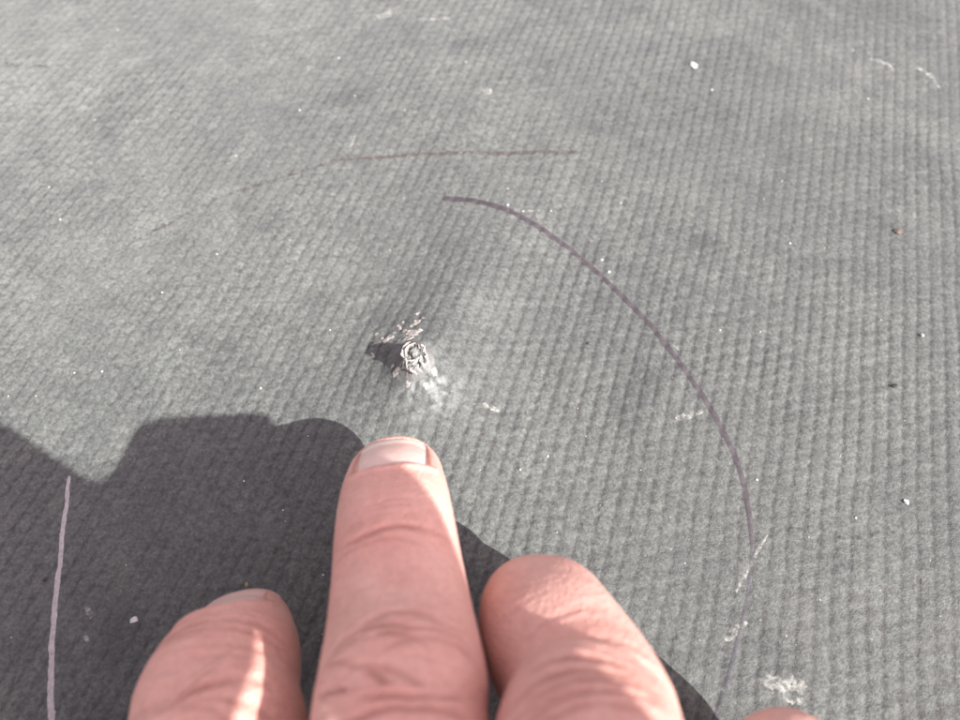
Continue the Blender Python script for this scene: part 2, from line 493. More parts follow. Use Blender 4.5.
for k, (px, py) in enumerate(spots):
    r = 0.10 + 0.16 * random.random() ** 3 + (0.05 if py < 150 else 0) + (0.09 if k < 14 else 0)
    p = WG(px, py)
    o = link('grit_grain', gm[k % 5], GRIT_W if k < 5 else None, smooth=False)
    if not gm[k % 5].materials: gm[k % 5].materials.append(GRIT_W)
    o.scale = (r, r, r)
    o.location = Vector((p[0], p[1], gz1(p[0], p[1]) + r * 0.35)) * MM
    o.rotation_euler = (0, 0, random.random() * 6.28)
    if (px, py) in SHADED: tag(o, 'tiny white grit grain lying in the shadow of the hand', 'grit', 'white grit grains in the shadow')
    elif math.hypot(px - 414, py - 354) < 110: tag(o, 'tiny white grit grain close around the raised torn point', 'grit', 'white grit grains near the raised point')
    else: tag(o, lab_g, 'grit', 'white grit grains on the sunlit membrane')

# ================================================================ THE FASTENER POINT WITH TORN MEMBRANE ROUND IT
TZ = gz1(TIP[0], TIP[1])
pt = bpy.data.objects.new('fastener_point', None)
COL.objects.link(pt)
pt.location = Vector((TIP[0], TIP[1], TZ)) * MM
tag(pt, 'torn raised point where a fastener pokes up through the membrane', 'fastener')
CHALK = simple_mat('chalky_torn_edge', (0.33, 0.315, 0.295), 0.85, 0, 0.5, 1800, 0.9)
GREYC = simple_mat('grey_torn_rubber', (0.24, 0.25, 0.25), 0.8, 0, 0.5, 1500, 0.8)
DARKC = simple_mat('dark_crack', (0.02, 0.017, 0.016), 0.8, 0, 0.3, 1500)
STEEL = simple_mat('dull_coated_steel', (0.16, 0.165, 0.155), 0.9, 0.0, 0.45, 1300, 0.8)

def lump(name, rings, mat, seed, parent=pt, ofs=(0, 0), jit=0.16, nseg=20):
    """Closed uneven solid of revolution: rings of (radius, z)."""
    g = np.random.default_rng(seed)
    V = []; F = []
    ph = g.random(nseg) - 0.5
    for k, (r, z) in enumerate(rings):
        for j in range(nseg):
            a = 2 * math.pi * j / nseg
            rr = r * (1 + jit * (ph[j] + 0.8 * (g.random() - 0.5)))
            V.append((ofs[0] + rr * math.cos(a), ofs[1] + rr * math.sin(a), z + 0.12 * jit * (g.random() - 0.5) * 6 * r))
    n = len(rings)
    for k in range(n - 1):
        for j in range(nseg):
            F.append((k * nseg + j, k * nseg + (j + 1) % nseg, (k + 1) * nseg + (j + 1) % nseg, (k + 1) * nseg + j))
    F.append(tuple(range(nseg))[::-1]); F.append(tuple((n - 1) * nseg + j for j in range(nseg)))
    return link(name, mesh(name, V, F), mat, parent)

def crater():
    nr, nt_ = 64, 120
    r = np.linspace(0.0, 3.7, nr); th = np.linspace(0, 2 * np.pi, nt_, endpoint=False)
    R_, T_ = np.meshgrid(r, th, indexing='ij')
    X = R_ * np.cos(T_); Y = R_ * np.sin(T_)
    n1 = fbm(X / 1.3 + 5, Y / 1.3 + 2, 601, 4); n2 = fbm(X / 0.45, Y / 0.45, 611, 3)
    rim = 1.80 + 1.0 * fbm(np.cos(T_) * 2.1 + 4, np.sin(T_) * 2.1, 621, 4)
    prof = 1.25 + 0.65 * np.exp(-np.clip(R_ - rim, 0, 9) ** 1.25 / 0.5)
    z = np.where(R_ > rim, prof, 1.9 - 1.2 * sstep(0, 0.7, rim - R_))
    z = z + 0.55 * np.exp(-((R_ - rim) / 0.22) ** 2) * np.clip(0.5 + 1.3 * n1, 0, 1.3)      # curled torn lip
    z = z + 0.9 * np.exp(-(np.hypot(X - 0.1, Y + 0.1) / 0.85) ** 2)                          # blunt point inside
    z = z + 0.55 * n1 * sstep(3.6, 2.0, R_) + 0.30 * n2 * sstep(3.6, 2.0, R_)
    # splits running down the near side
    crack = np.zeros_like(X)
    for (a0, w0, r0, r1, bend) in ((-62, 0.20, 1.0, 4.2, 0.16), (-22, 0.14, 1.3, 2.9, -0.2), (205, 0.18, 1.5, 3.0, 0.1), (75, 0.10, 1.2, 2.4, 0.2)):
        d = (np.angle(np.exp(1j * (T_ - math.radians(a0) - bend * (R_ - 2) - 0.12 * n2)))) * R_
        crack = np.maximum(crack, np.exp(-(d / w0) ** 2) * sstep(r0 - 0.2, r0 + 0.2, R_) * (1 - sstep(r1 - 0.5, r1, R_)))
    gap = np.exp(-((rim - 0.45 - R_) / 0.22) ** 2) * np.clip(0.4 + 1.4 * fbm(np.cos(T_) * 2 + 9, np.sin(T_) * 2, 641, 2), 0, 1)
    crack = np.maximum(crack, gap * 0.9)
    z = z - 0.7 * crack
    gz = ground_z(TIP[0] + X, TIP[1] + Y) - TZ
    k = sstep(3.6, 2.2, R_)
    Z = gz + (z - 1.25) * k + 0.10 * sstep(3.7, 3.4, R_) - 0.3 * sstep(3.4, 3.7, R_)
    V = np.stack([X, Y, Z], -1).reshape(-1, 3)
    F = []
    for i in range(nr - 1):
        for j in range(nt_):
            q = (i * nt_ + j, (i + 1) * nt_ + j, (i + 1) * nt_ + (j + 1) % nt_, i * nt_ + (j + 1) % nt_)
            F.append(q if i else (q[0], q[1], q[2]))
    me = mesh('torn_collar', V, F)
    right = 0.5 + 0.5 * np.cos(T_ - math.radians(-50))  # collar turns paler towards the lower right
    lip = np.exp(-((R_ - rim) / 0.30) ** 2) * np.clip(0.75 + 0.9 * n1, 0, 1) + 0.75 * sstep(0.15, 0.5, n2 + 0.5 * n1) * sstep(3.8, 2.0, R_) * right + 0.35 * (R_ < rim - 0.5)
    for nm, v in (('pale', np.clip(lip, 0, 1)), ('crack', crack), ('paler', np.clip(right * sstep(4.4, 3.0, R_) * (0.7 + 0.5 * n1), 0, 1))):
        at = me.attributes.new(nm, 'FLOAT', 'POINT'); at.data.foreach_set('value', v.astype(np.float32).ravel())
    m, nt, b = new_mat('torn_membrane_edge')
    def attr(n):
        a = nt.nodes.new('ShaderNodeAttribute'); a.attribute_name = n
        return a.outputs['Fac']
    n = noise(nt, 1700, 4, 0.7, objcoord(nt))
    r_ = ramp(nt, [(0.3, (0.045, 0.043, 0.043)), (0.7, (0.11, 0.105, 0.10))])
    nt.links.new(n.outputs['Fac'], r_.inputs[0])
    c = mixc(nt, attr('paler'), r_.outputs[0], (0.20, 0.205, 0.205))
    c = mixc(nt, attr('pale'), c, (0.42, 0.39, 0.365))
    c = mixc(nt, attr('crack'), c, (0.012, 0.010, 0.010))
    nt.links.new(c, b.inputs['Base Color'])
    b.inputs['Roughness'].default_value = 0.75
    bp = nt.nodes.new('ShaderNodeBump'); bp.inputs['Strength'].default_value = 0.8; bp.inputs['Distance'].default_value = 0.0003
    nt.links.new(n.outputs['Fac'], bp.inputs['Height']); nt.links.new(bp.outputs[0], b.inputs['Normal'])
    return link('torn_collar', me, m, pt)
crater()
lump('screw_tip', [(0.8, -0.9), (0.8, 0.25), (0.66, 0.55), (0.35, 0.66), (0.1, 0.66)], STEEL, 8, jit=0.7)

def strand(name, pts, r, mat, seed, flat=0.6, parent=pt):
    """Torn sliver: a tapering uneven bar along points."""
    g = np.random.default_rng(seed)
    P = np.array(pts, float)
    n = len(P) * 3
    tt = np.linspace(0, len(P) - 1, n)
    C = np.column_stack([np.interp(tt, np.arange(len(P)), P[:, k]) for k in range(3)])
    C += (g.random(C.shape) - 0.5) * 0.12
    T = np.gradient(C, axis=0)
    V = []; F = []; ns = 7
    for k in range(n):
        t = T[k] / (np.linalg.norm(T[k]) + 1e-9)
        a = np.cross(t, (0, 0, 1)); a /= np.linalg.norm(a) + 1e-9
        b_ = np.cross(a, t)
        rr = r * (0.35 + 0.65 * math.sin(math.pi * (k + 0.6) / n)) * (0.75 + 0.5 * g.random())
        for j in range(ns):
            an = 2 * math.pi * j / ns
            V.append(C[k] + a * rr * math.cos(an) + b_ * rr * flat * math.sin(an))
    for k in range(n - 1):
        for j in range(ns):
            F.append((k * ns + j, k * ns + (j + 1) % ns, (k + 1) * ns + (j + 1) % ns, (k + 1) * ns + j))
    F.append(tuple(range(ns))[::-1]); F.append(tuple((n - 1) * ns + j for j in range(ns)))
    return link(name, mesh(name, V, F), mat, parent)
def arc(r, a0, a1, z0, z1, n=7, cx=0, cy=0):
    return [(cx + r * math.cos(math.radians(a0 + (a1 - a0) * k / n)), cy + r * math.sin(math.radians(a0 + (a1 - a0) * k / n)), z0 + (z1 - z0) * k / n) for k in range(n + 1)]
for k, (p, r) in enumerate([(arc(2.0, 110, 175, 0.55, 0.15), 0.20), ([(1.95, 1.7, -0.1), (1.9, 0.7, 0.6), (1.65, -0.3, 0.5)], 0.16),
                            ([(-1.6, -1.5, 0.1), (-0.7, -1.9, 0.35), (0.2, -1.75, 0.4)], 0.2), ([(2.2, -0.9, -0.3), (2.45, -1.6, -0.6), (2.1, -2.2, -0.8)], 0.26),
                            ([(-0.6, -2.9, -0.9), (0.1, -3.2, -1.1), (0.7, -3.6, -1.4)], 0.28), ([(0.9, -2.2, -0.2), (0.7, -3.0, -0.8)], 0.16), ([(1.0, -1.3, 0.5), (0.5, -1.9, 0.3), (-0.2, -2.4, -0.1)], 0.30), ([(1.2, 1.2, 0.6), (1.9, 0.9, 0.4)], 0.26), ([(-1.9, 0.4, 0.4), (-2.0, -0.5, 0.3), (-1.7, -1.2, 0.2)], 0.28), ([(1.5, -1.9, -0.1), (1.9, -2.6, -0.7)], 0.30)]):
    strand('torn_edge', p, r, CHALK, k + 1)
FL = simple_mat('pale_flaked_coating', (0.29, 0.265, 0.25), 0.85, 0, 0.45, 1600, 0.8)
def flake(dx, dy, sx, sy, seed):
    g = np.random.default_rng(seed)
    n = 14; V = []; F = []
    for lay, sc in ((0, 1.0), (1, 0.75)):
        for j in range(n):
            a = 2 * math.pi * j / n
            k = 0.6 + 0.7 * np.random.default_rng(seed * 31 + j).random()
            x = TIP[0] + dx + sx * k * sc * math.cos(a); y = TIP[1] + dy + sy * k * sc * math.sin(a)
            V.append((x - TIP[0], y - TIP[1], gz1(x, y) - TZ + (0.16 if lay else -0.05)))
    for j in range(n): F.append((j, (j + 1) % n, n + (j + 1) % n, n + j))
    F.append(tuple(n + j for j in range(n)))
    link('coating_flake', mesh('coating_flake', V, F), FL, pt, smooth=False)
for k, (px, py, sx, sy) in enumerate([(413, 333, 1.5, 1.1), (409, 338, 1.2, 0.7), (417, 322, 0.8, 0.8), (417, 314, 0.5, 0.4), (390, 337, 1.0, 0.6), (385, 341, 0.7, 0.5), (398, 326, 0.35, 0.3), (376, 334, 0.4, 0.4),
                                      (405, 331, 0.5, 0.5), (420, 330, 0.5, 0.4), (394, 333, 0.4, 0.3), (382, 338, 0.35, 0.3), (403, 322, 0.3, 0.25), (411, 326, 0.4, 0.3), (423, 318, 0.3, 0.3), (396, 372, 0.9, 0.6), (393, 366, 0.5, 0.4), (400, 328, 0.3, 0.5), (426, 385, 0.6, 0.5), (408, 384, 0.5, 0.4), (434, 372, 0.5, 0.8)]):
    p = WG(px, py)
    flake(p[0] - TIP[0], p[1] - TIP[1], sx, sy, 60 + k)

# ================================================================ HANDS
class Tube:
    """A finger or limb: a swept rounded section along a smooth line. Points are (x, y, z, r)."""
    def __init__(self, pts, up=(0, 0, 1), flat=0.88, cap=True, res=0.7, nseg=48, capk=1.0):
        P = np.array(pts, float)
        Q = np.vstack([2 * P[0] - P[1], P, 2 * P[-1] - P[-2]])
        cur = []
        for k in range(len(P) - 1):
            n = max(3, int(np.linalg.norm(P[k + 1, :3] - P[k, :3]) / res))
            p0, p1, p2, p3 = Q[k:k + 4]
            for t in np.arange(n) / n:
                cur.append(0.5 * (2 * p1 + (p2 - p0) * t + (2 * p0 - 5 * p1 + 4 * p2 - p3) * t * t + (3 * p1 - p0 - 3 * p2 + p3) * t ** 3))
        cur.append(P[-1]); cur = np.array(cur)
        self.C = cur[:, :3]; self.R = cur[:, 3]
        d = np.linalg.norm(np.diff(self.C, axis=0), axis=1)
        self.s = np.concatenate([[0], np.cumsum(d)]); self.L = self.s[-1]
        T = np.gradient(self.C, axis=0); self.T = T / np.linalg.norm(T, axis=1)[:, None]
        up = np.array(up, float)
        N = up - (self.T @ up)[:, None] * self.T
        self.N = N / np.linalg.norm(N, axis=1)[:, None]
        self.B = np.cross(self.T, self.N)
        self.flat = flat; self.nseg = nseg; self.capk = capk
    def frame(self, s):
        f = lambda A: np.stack([np.interp(s, self.s, A[:, k]) for k in range(3)], -1)
        e = np.maximum(0, np.asarray(s) - self.L)
        return f(self.C) + f(self.T) * e[..., None], f(self.T), f(self.N), f(self.B), np.interp(s, self.s, self.R)
    def rad(self, s, th):
        """distance from the line at angle th from the back of the finger"""
        r = np.interp(s, self.s, self.R)
        capL = self.R[-1] * self.capk
        e = np.clip((s - self.L) / capL, 0, 1)
        k = (1 - e ** 2.3) ** (1 / 2.3)
        k0 = np.clip((s + self.R[0]) / self.R[0], 0, 1)
        k = k * np.where(s < 0, np.sqrt(np.clip(1 - (1 - k0) ** 2, 0, 1)), 1)
        c, sn = np.cos(th), np.sin(th)
        p = 2.25
        q = (np.abs(c / self.flat) ** p + np.abs(sn) ** p) ** (-1 / p)
        return r * q * k
    def surf(self, s, th, dr=0.0):
        c, t, n, b, r = self.frame(s)
        rr = self.rad(s, th) + dr
        return c + n * (rr * np.cos(th))[..., None] + b * (rr * np.sin(th))[..., None]
    def mesh(self):
        capL = self.R[-1] * self.capk
        ss = np.concatenate([-self.R[0] * np.cos(np.linspace(0, np.pi / 2, 8))[:-1] * 0.999, np.arange(0, self.L, 0.7), self.L + capL * np.sin(np.linspace(0, np.pi / 2, 16)) * 0.9995])
        th = np.linspace(0, 2 * np.pi, self.nseg, endpoint=False)
        SS, TH = np.meshgrid(ss, th, indexing='ij')
        c, t, n, b, r = self.frame(np.maximum(SS, 0))
        c = c + t * np.minimum(SS, 0)[..., None]
        rr = self.rad(SS, TH)
        V = (c + n * (rr * np.cos(TH))[..., None] + b * (rr * np.sin(TH))[..., None])
        n1, m1 = V.shape[:2]
        F = []
        for i in range(n1 - 1):
            for j in range(m1):
                F.append((i * m1 + j, i * m1 + (j + 1) % m1, (i + 1) * m1 + (j + 1) % m1, (i + 1) * m1 + j))
        F.append(tuple(range(m1))[::-1]); F.append(tuple((n1 - 1) * m1 + j for j in range(m1)))
        return V.reshape(-1, 3), F
    def project(self, V):
        """(s, th, distance/r) of points near the tube."""
        best = np.full(len(V), 1e9); idx = np.zeros(len(V), int)
        for k0 in range(0, len(V), 40000):
            q = V[k0:k0 + 40000]
            st = 2
            D = ((q[:, None, :] - self.C[None, ::st, :]) ** 2).sum(-1)
            j = D.argmin(1)
            idx[k0:k0 + 40000] = np.minimum(j * st, len(self.C) - 1); best[k0:k0 + 40000] = np.sqrt(D[np.arange(len(q)), j])
        d = V - self.C[idx]
        s = self.s[idx] + (d * self.T[idx]).sum(1)
        th = np.arctan2((d * self.B[idx]).sum(1), (d * self.N[idx]).sum(1))
        return s, th, best / self.R[idx]

def build_body(name, tubes, voxel, smooth_it):
    V = []; F = []; o = 0
    for t in tubes:
        v, f = t.mesh()
        V.append(v); F += [tuple(i + o for i in q) for q in f]; o += len(v)
    me = mesh(name + '_rough', np.vstack(V), F)
    ob = bpy.data.objects.new(name + '_rough', me)
    COL.objects.link(ob)
    rm = ob.modifiers.new('fuse', 'REMESH'); rm.mode = 'VOXEL'; rm.voxel_size = voxel * MM; rm.adaptivity = 0.0
    sm = ob.modifiers.new('soft', 'SMOOTH'); sm.factor = 0.5; sm.iterations = smooth_it
    dg = bpy.context.evaluated_depsgraph_get()
    out = bpy.data.meshes.new_from_object(ob.evaluated_get(dg))
    bpy.data.objects.remove(ob); bpy.data.meshes.remove(me)
    out.name = name
    return out

def P4(px, py, z, r): return (*W(px, py, z), r)

#---- the pointing hand: index pressed down by the point, thumb beside it, other fingers folded
index = Tube([(-2, -118, 52, 11.5), (-5, -93, 46, 9.8), P4(400, 735, 36.5, 8.9), P4(403, 690, 35.5, 8.85), P4(402, 640, 32.0, 8.5), P4(399, 585, 29.8, 7.95), P4(396, 535, 28, 7.6), P4(395, 500, 24.0, 7.3), P4(396, 483, 20.0, 6.9)], flat=0.90, capk=0.85)
middle = Tube([(19, -118, 56, 12), (19, -101, 54, 10.6), P4(600, 790, 42, 9.3), P4(592, 720, 35.5, 8.7), P4(577, 680, 31.5, 8.5), P4(553, 640, 27.5, 8.4), P4(542, 615, 21, 8.0), P4(540, 618, 11, 7.2)], flat=0.94, capk=0.8)
thumb = Tube([(-18, -150, 42, 14), (-32, -120, 38, 13), (-36, -95, 33, 11.2), P4(211, 760, 27.5, 9.8), P4(215, 710, 26, 9.1), P4(225, 678, 24.3, 8.75), P4(235, 653, 20.5, 8.0), P4(242, 637, 16.8, 6.7)], flat=0.86, capk=0.8)
ring = Tube([(35, -120, 50, 11.5), (36, -104, 50, 10.5), P4(806, 850, 34, 8.6), P4(794, 789, 24, 8.0), P4(786, 785, 15, 7.4), P4(780, 812, 10, 6.6)], flat=0.94)
pinky = Tube([(52, -125, 44, 10.5), (54, -116, 43, 9), (55, -102, 36, 7.8), (52, -92, 25, 7.4), (50, -97, 14, 6.8), (49, -106, 9, 6.0)], flat=0.94)
palm = [Tube([(12, -190, 52, 17), (3, -150, 52, 15), (-2, -116, 53, 11.8)], flat=0.8),
        Tube([(15, -190, 53, 17), (17, -150, 53, 15), (17, -116, 53, 12.3)], flat=0.8),
        Tube([(20, -190, 52, 17), (29, -150, 51, 15), (35, -118, 50, 12)], flat=0.8),
        Tube([(24, -188, 49, 15), (42, -150, 46, 14), (52, -122, 44, 11)], flat=0.85),
        Tube([(0, -176, 44, 15), (-10, -140, 38, 15), (-16, -112, 42, 9)], flat=0.9),
        Tube([(-3, -114, 57, 10), (17, -112, 54, 10.5), (36, -114, 48, 10), (53, -120, 43, 9)], flat=0.8),
        Tube([(16, -180, 51, 24), (22, -225, 56, 26), (26, -248, 59, 28)], flat=0.78)]
hand_me = build_body('skin', [index, middle, thumb, ring, pinky] + palm, 0.27, 10)

def nail_rect(t, s0, s1, th0, half):
    return dict(t=t, s0=s0, s1=s1, th0=th0, half=half)
nails = [nail_rect(index, index.L - 6.6, index.L + 1.6, 0.03, 0.94), nail_rect(thumb, thumb.L - 4.0, thumb.L + 7.6, -0.10, 0.95),
         nail_rect(middle, middle.L - 5.0, middle.L + 4.5, 0.0, 0.85), nail_rect(ring, ring.L - 5.0, ring.L + 4.5, 0.0, 0.85), nail_rect(pinky, pinky.L - 4.5, pinky.L + 4.0, 0.0, 0.85)]

def creases_of(t, spec, seed):
    return [(t, *c) for c in spec]
def arc_s(t, px, py, z):
    """Arc length on a tube nearest to a sighted spot."""
    p = W(px, py, z)
    return float(t.s[((t.C - p) ** 2).sum(1).argmin()])
# crease: (row in the photograph, bow, width mm, depth mm, half angle, offset angle)
def sight_s(t, py):
    """Arc length where the back of the finger shows at that row of the photograph."""
    p = t.surf(t.s, np.zeros(len(t.s)))
    rel = p - CAM
    row = 360 - FPX * (rel @ UPV) / (rel @ FWD)
    ok = (rel @ FWD) > 5
    j = np.where(ok, np.abs(row - py), 1e9).argmin()
    return float(t.s[j])

CREASES = [
    (index, sight_s(index, 529), 0.5, 0.42, 0.34, 0.95, 0.0), (index, sight_s(index, 541), 0.9, 0.40, 0.16, 0.85, -0.35),
    (index, sight_s(index, 505), 0.2, 0.45, 0.10, 0.7, 0.1), (index, sight_s(index, 515), 0.3, 0.40, 0.10, 0.8, -0.2),
    (index, sight_s(index, 598), 0.2, 0.40, 0.08, 0.6, 0.2), (index, sight_s(index, 580), 0.2, 0.40, 0.06, 0.6, -0.2),
    (index, sight_s(index, 621), 1.2, 0.50, 0.26, 0.75, 0.05), (index, sight_s(index, 634), 0.8, 0.40, 0.14, 0.6, 0.45),
    (index, sight_s(index, 645), 1.5, 0.50, 0.30, 0.8, -0.35), (index, sight_s(index, 652), 1.0, 0.45, 0.22, 0.7, 0.5),
    (index, sight_s(index, 678), -0.4, 0.50, 0.42, 0.8, -0.3), (index, sight_s(index, 694), -0.5, 0.48, 0.40, 0.75, 0.3),
    (index, sight_s(index, 713), 0.3, 0.45, 0.30, 0.9, 0.0),
    (middle, sight_s(middle, 645), 0.9, 0.7, 0.22, 0.9, 0.0), (middle, sight_s(middle, 672), 1.0, 0.65, 0.34, 0.95, -0.05),
    (middle, sight_s(middle, 698), 0.8, 0.65, 0.36, 0.85, 0.05), (middle, sight_s(middle, 712), 0.6, 0.6, 0.25, 0.8, -0.2), (middle, sight_s(middle, 618), 0.4, 0.6, 0.10, 0.7, 0.0),
    (thumb, sight_s(thumb, 624), 0.9, 0.6, 0.22, 1.1, 0.0), (thumb, sight_s(thumb, 655), 0.6, 0.6, 0.10, 0.8, 0.3), (thumb, sight_s(thumb, 702), 1.2, 0.65, 0.30, 0.9, 0.1),
    (thumb, sight_s(thumb, 714), 1.0, 0.6, 0.26, 0.8, -0.2), (thumb, sight_s(thumb, 640), 0.5, 0.6, 0.08, 0.8, -0.2), (thumb, sight_s(thumb, 680), 0.4, 0.6, 0.08, 0.7, 0.2),
]
n_v = len(hand_me.vertices)
co = np.empty(n_v * 3, np.float32); hand_me.vertices.foreach_get('co', co); co = co.reshape(-1, 3).astype(float) / MM
nrm = np.empty(n_v * 3, np.float32); hand_me.vertex_normals.foreach_get('vector', nrm); nrm = nrm.reshape(-1, 3).astype(float)
disp = np.zeros(n_v); red = np.zeros(n_v); line = np.zeros(n_v); ss_a = np.zeros(n_v); th_a = np.zeros(n_v)
own = np.full(n_v, 1e9)
near = np.where(co[:, 1] > -100)[0]
for t in (index, middle, thumb, ring, pinky):
    s, th, q = t.project(co[near])
    mine = q < own[near]
    ii = near[mine]
    own[ii] = q[mine]; ss_a[ii] = s[mine]; th_a[ii] = th[mine]
    on = (q < 1.5) & mine
    s, th, ii = s[on], th[on], near[on]
    R_ = np.interp(s, t.s, t.R)
    seed = int(t.L * 10) % 97
    wrig = 0.35 * fbm(th * 2.2, s * 0.12, 200 + seed, 3)
    for (tc, s0, bow, w, dep, ha, off) in CREASES:
        if tc is not t: continue
        a = (th - off) / ha
        c0 = s0 + bow * (1 - 2 * a * a) * 0.8 + wrig * 1.6
        fade = np.clip(1 - a ** 4, 0, 1) * np.where(np.abs(a) < 1, 1, 0)
        brk = np.clip(0.75 + 0.6 * fbm(th * 3.0 + s0, s * 0 + 1.0, 300 + seed, 2), 0.25, 1)
        g = np.exp(-((s - c0) / w) ** 2) * fade * brk
        disp[ii] -= 0.85 * dep * g
        # swell of skin on both sides
        disp[ii] += dep * 0.40 * (np.exp(-((s - c0 - 2.1 * w) / (1.6 * w)) ** 2) + np.exp(-((s - c0 + 2.1 * w) / (1.6 * w)) ** 2)) * fade
        line[ii] = np.maximum(line[ii], np.exp(-((s - c0) / (w * 0.75)) ** 2) * fade * brk * min(1, dep / 0.3))
    # nail bed and folds
    nl_end = nails[0]['s1'] + 2.2
    for nl in nails:
        if nl['t'] is not t: continue
        u = (s - nl['s0']) / (nl['s1'] - nl['s0'])
        a = (th - nl['th0']) / nl['half']
        mid = 0.16 * (1 - a * a) - 0.02                 # cuticle curve
        ins = sstep(-0.02, 0.06, u + mid) * (1 - sstep(0.74, 0.87, np.abs(a))) * ((1 - sstep(0.98, 1.12, u)) if t is index else 1)
        disp[ii] -= 0.55 * ins * np.where(np.abs(th - nl['th0']) < 1.6, 1, 0)
        fold = np.exp(-((u + mid + 0.07) / 0.07) ** 2) * np.where(np.abs(a) < 1.0, 1, 0)
        side = np.exp(-((np.abs(a) - 0.98) / 0.14) ** 2) * sstep(-0.15, 0.1, u) * (1 - sstep(0.75, 1.0, u))
        disp[ii] += 0.28 * fold + 0.16 * side
        edge = 1.0 * np.exp(-((np.abs(a) - 0.84) / 0.04) ** 2) * sstep(-0.1, 0.05, u) * (1 - sstep(0.8, 1, u)) + np.exp(-((u + mid) / 0.025) ** 2) * np.where(np.abs(a) < 1, 1, 0)
        line[ii] = np.maximum(line[ii], np.clip(edge, 0, 1))
        red[ii] += 0.35 * np.exp(-((u + 0.25) / 0.3) ** 2) * np.clip(np.cos(th), 0, 1)
    # fine cross wrinkles
    if t is index: disp[ii] += 0.5 * np.exp(-((s - nl_end) / 1.6) ** 2) * np.clip(np.cos(th), 0, 1)
    fw = fbm(s / 0.9 + 0.6 * fbm(th * 2, s * 0.2, 9, 2), th * 1.1, 400 + seed, 3)
    disp[ii] += 0.045 * fw * np.clip(np.cos(th) + 0.3, 0, 1)
    red[ii] += 0.5 * fbm(s / 9.0, th * 1.2, 500 + seed, 3)
# redder joints
for (t, rows, am) in ((index, (525, 690), 0.4), (middle, (620, 700), 0.35), (thumb, (700, 615), 0.3)):
    s, th, q = t.project(co[near])
    on = q < 1.45
    for rw in rows:
        red[near[on]] += am * np.exp(-((s[on] - sight_s(t, rw)) / 5.0) ** 2)
co2 = co + nrm * disp[:, None]
hand_me.vertices.foreach_set('co', (co2 * MM).astype(np.float32).ravel())
for nm, a in (('red', red), ('crease', line), ('along', ss_a), ('around', th_a)):
    at = hand_me.attributes.new(nm, 'FLOAT', 'POINT'); at.data.foreach_set('value', a.astype(np.float32))
hand_me.update()

def skin_material():
    m, nt, b = new_mat('skin')
    L = nt.links
    def attr(n):
        a = nt.nodes.new('ShaderNodeAttribute'); a.attribute_name = n
        return a.outputs['Fac']
    oc = objcoord(nt)
    n1 = noise(nt, 160, 4, 0.6, oc)
    n2 = noise(nt, 1100, 4, 0.65, oc)
    n3 = nt.nodes.new('ShaderNodeTexVoronoi'); n3.feature = 'DISTANCE_TO_EDGE'; n3.inputs['Scale'].default_value = 1300
    L.new(oc, n3.inputs['Vector'])
    r1 = ramp(nt, [(0.30, (0.57, 0.315, 0.268)), (0.55, (0.625, 0.365, 0.313)), (0.75, (0.655, 0.41, 0.35))])
    L.new(n1.outputs['Fac'], r1.inputs[0])
    rm = nt.nodes.new('ShaderNodeMapRange'); rm.inputs[1].default_value = -0.2; rm.inputs[2].default_value = 1.0
    rm.inputs[3].default_value = 0.0; rm.inputs[4].default_value = 0.55
    L.new(attr('red'), rm.inputs[0])
    c = mixc(nt, rm.outputs[0], r1.outputs[0], (0.63, 0.275, 0.235))
    r2 = ramp(nt, [(0.3, (0.90, 0.89, 0.88)), (0.7, (1.07, 1.07, 1.07))])
    L.new(n2.outputs['Fac'], r2.inputs[0])
    c = mixc(nt, 1.0, c, r2.outputs[0], 'MULTIPLY')
    cm = nt.nodes.new('ShaderNodeMath'); cm.operation = 'MULTIPLY'; cm.inputs[1].default_value = 0.70
    L.new(attr('crease'), cm.inputs[0])
    c = mixc(nt, cm.outputs[0], c, (0.30, 0.11, 0.085))
    L.new(c, b.inputs['Base Color'])
    b.inputs['Roughness'].default_value = 0.52
    b.inputs['Specular IOR Level'].default_value = 0.40
    b.inputs['Subsurface Weight'].default_value = 0.22
    b.inputs['Subsurface Radius'].default_value = (1.0, 0.36, 0.20)
    b.inputs['Subsurface Scale'].default_value = 0.0022
    # fine skin lines
    cx = nt.nodes.new('ShaderNodeCombineXYZ')
    L.new(attr('along'), cx.inputs[0]); L.new(attr('around'), cx.inputs[1])
    mp = nt.nodes.new('ShaderNodeMapping'); mp.inputs['Scale'].default_value = (1.0, 1.6, 1.0)
    L.new(cx.outputs[0], mp.inputs['Vector'])
    n4 = noise(nt, 1.7, 5, 0.7, mp.outputs[0])
    a1 = nt.nodes.new('ShaderNodeMath'); a1.operation = 'MULTIPLY_ADD'; a1.inputs[1].default_value = 0.6
    L.new(n4.outputs['Fac'], a1.inputs[0]); L.new(n2.outputs['Fac'], a1.inputs[2])
    a2 = nt.nodes.new('ShaderNodeMath'); a2.operation = 'MULTIPLY_ADD'; a2.inputs[1].default_value = 1.5
    L.new(n3.outputs['Distance'], a2.inputs[0]); L.new(a1.outputs[0], a2.inputs[2])
    bp = nt.nodes.new('ShaderNodeBump'); bp.inputs['Strength'].default_value = 0.5; bp.inputs['Distance'].default_value = 0.00025
    L.new(a2.outputs[0], bp.inputs['Height']); L.new(bp.outputs[0], b.inputs['Normal'])
    return m
SKIN = skin_material()

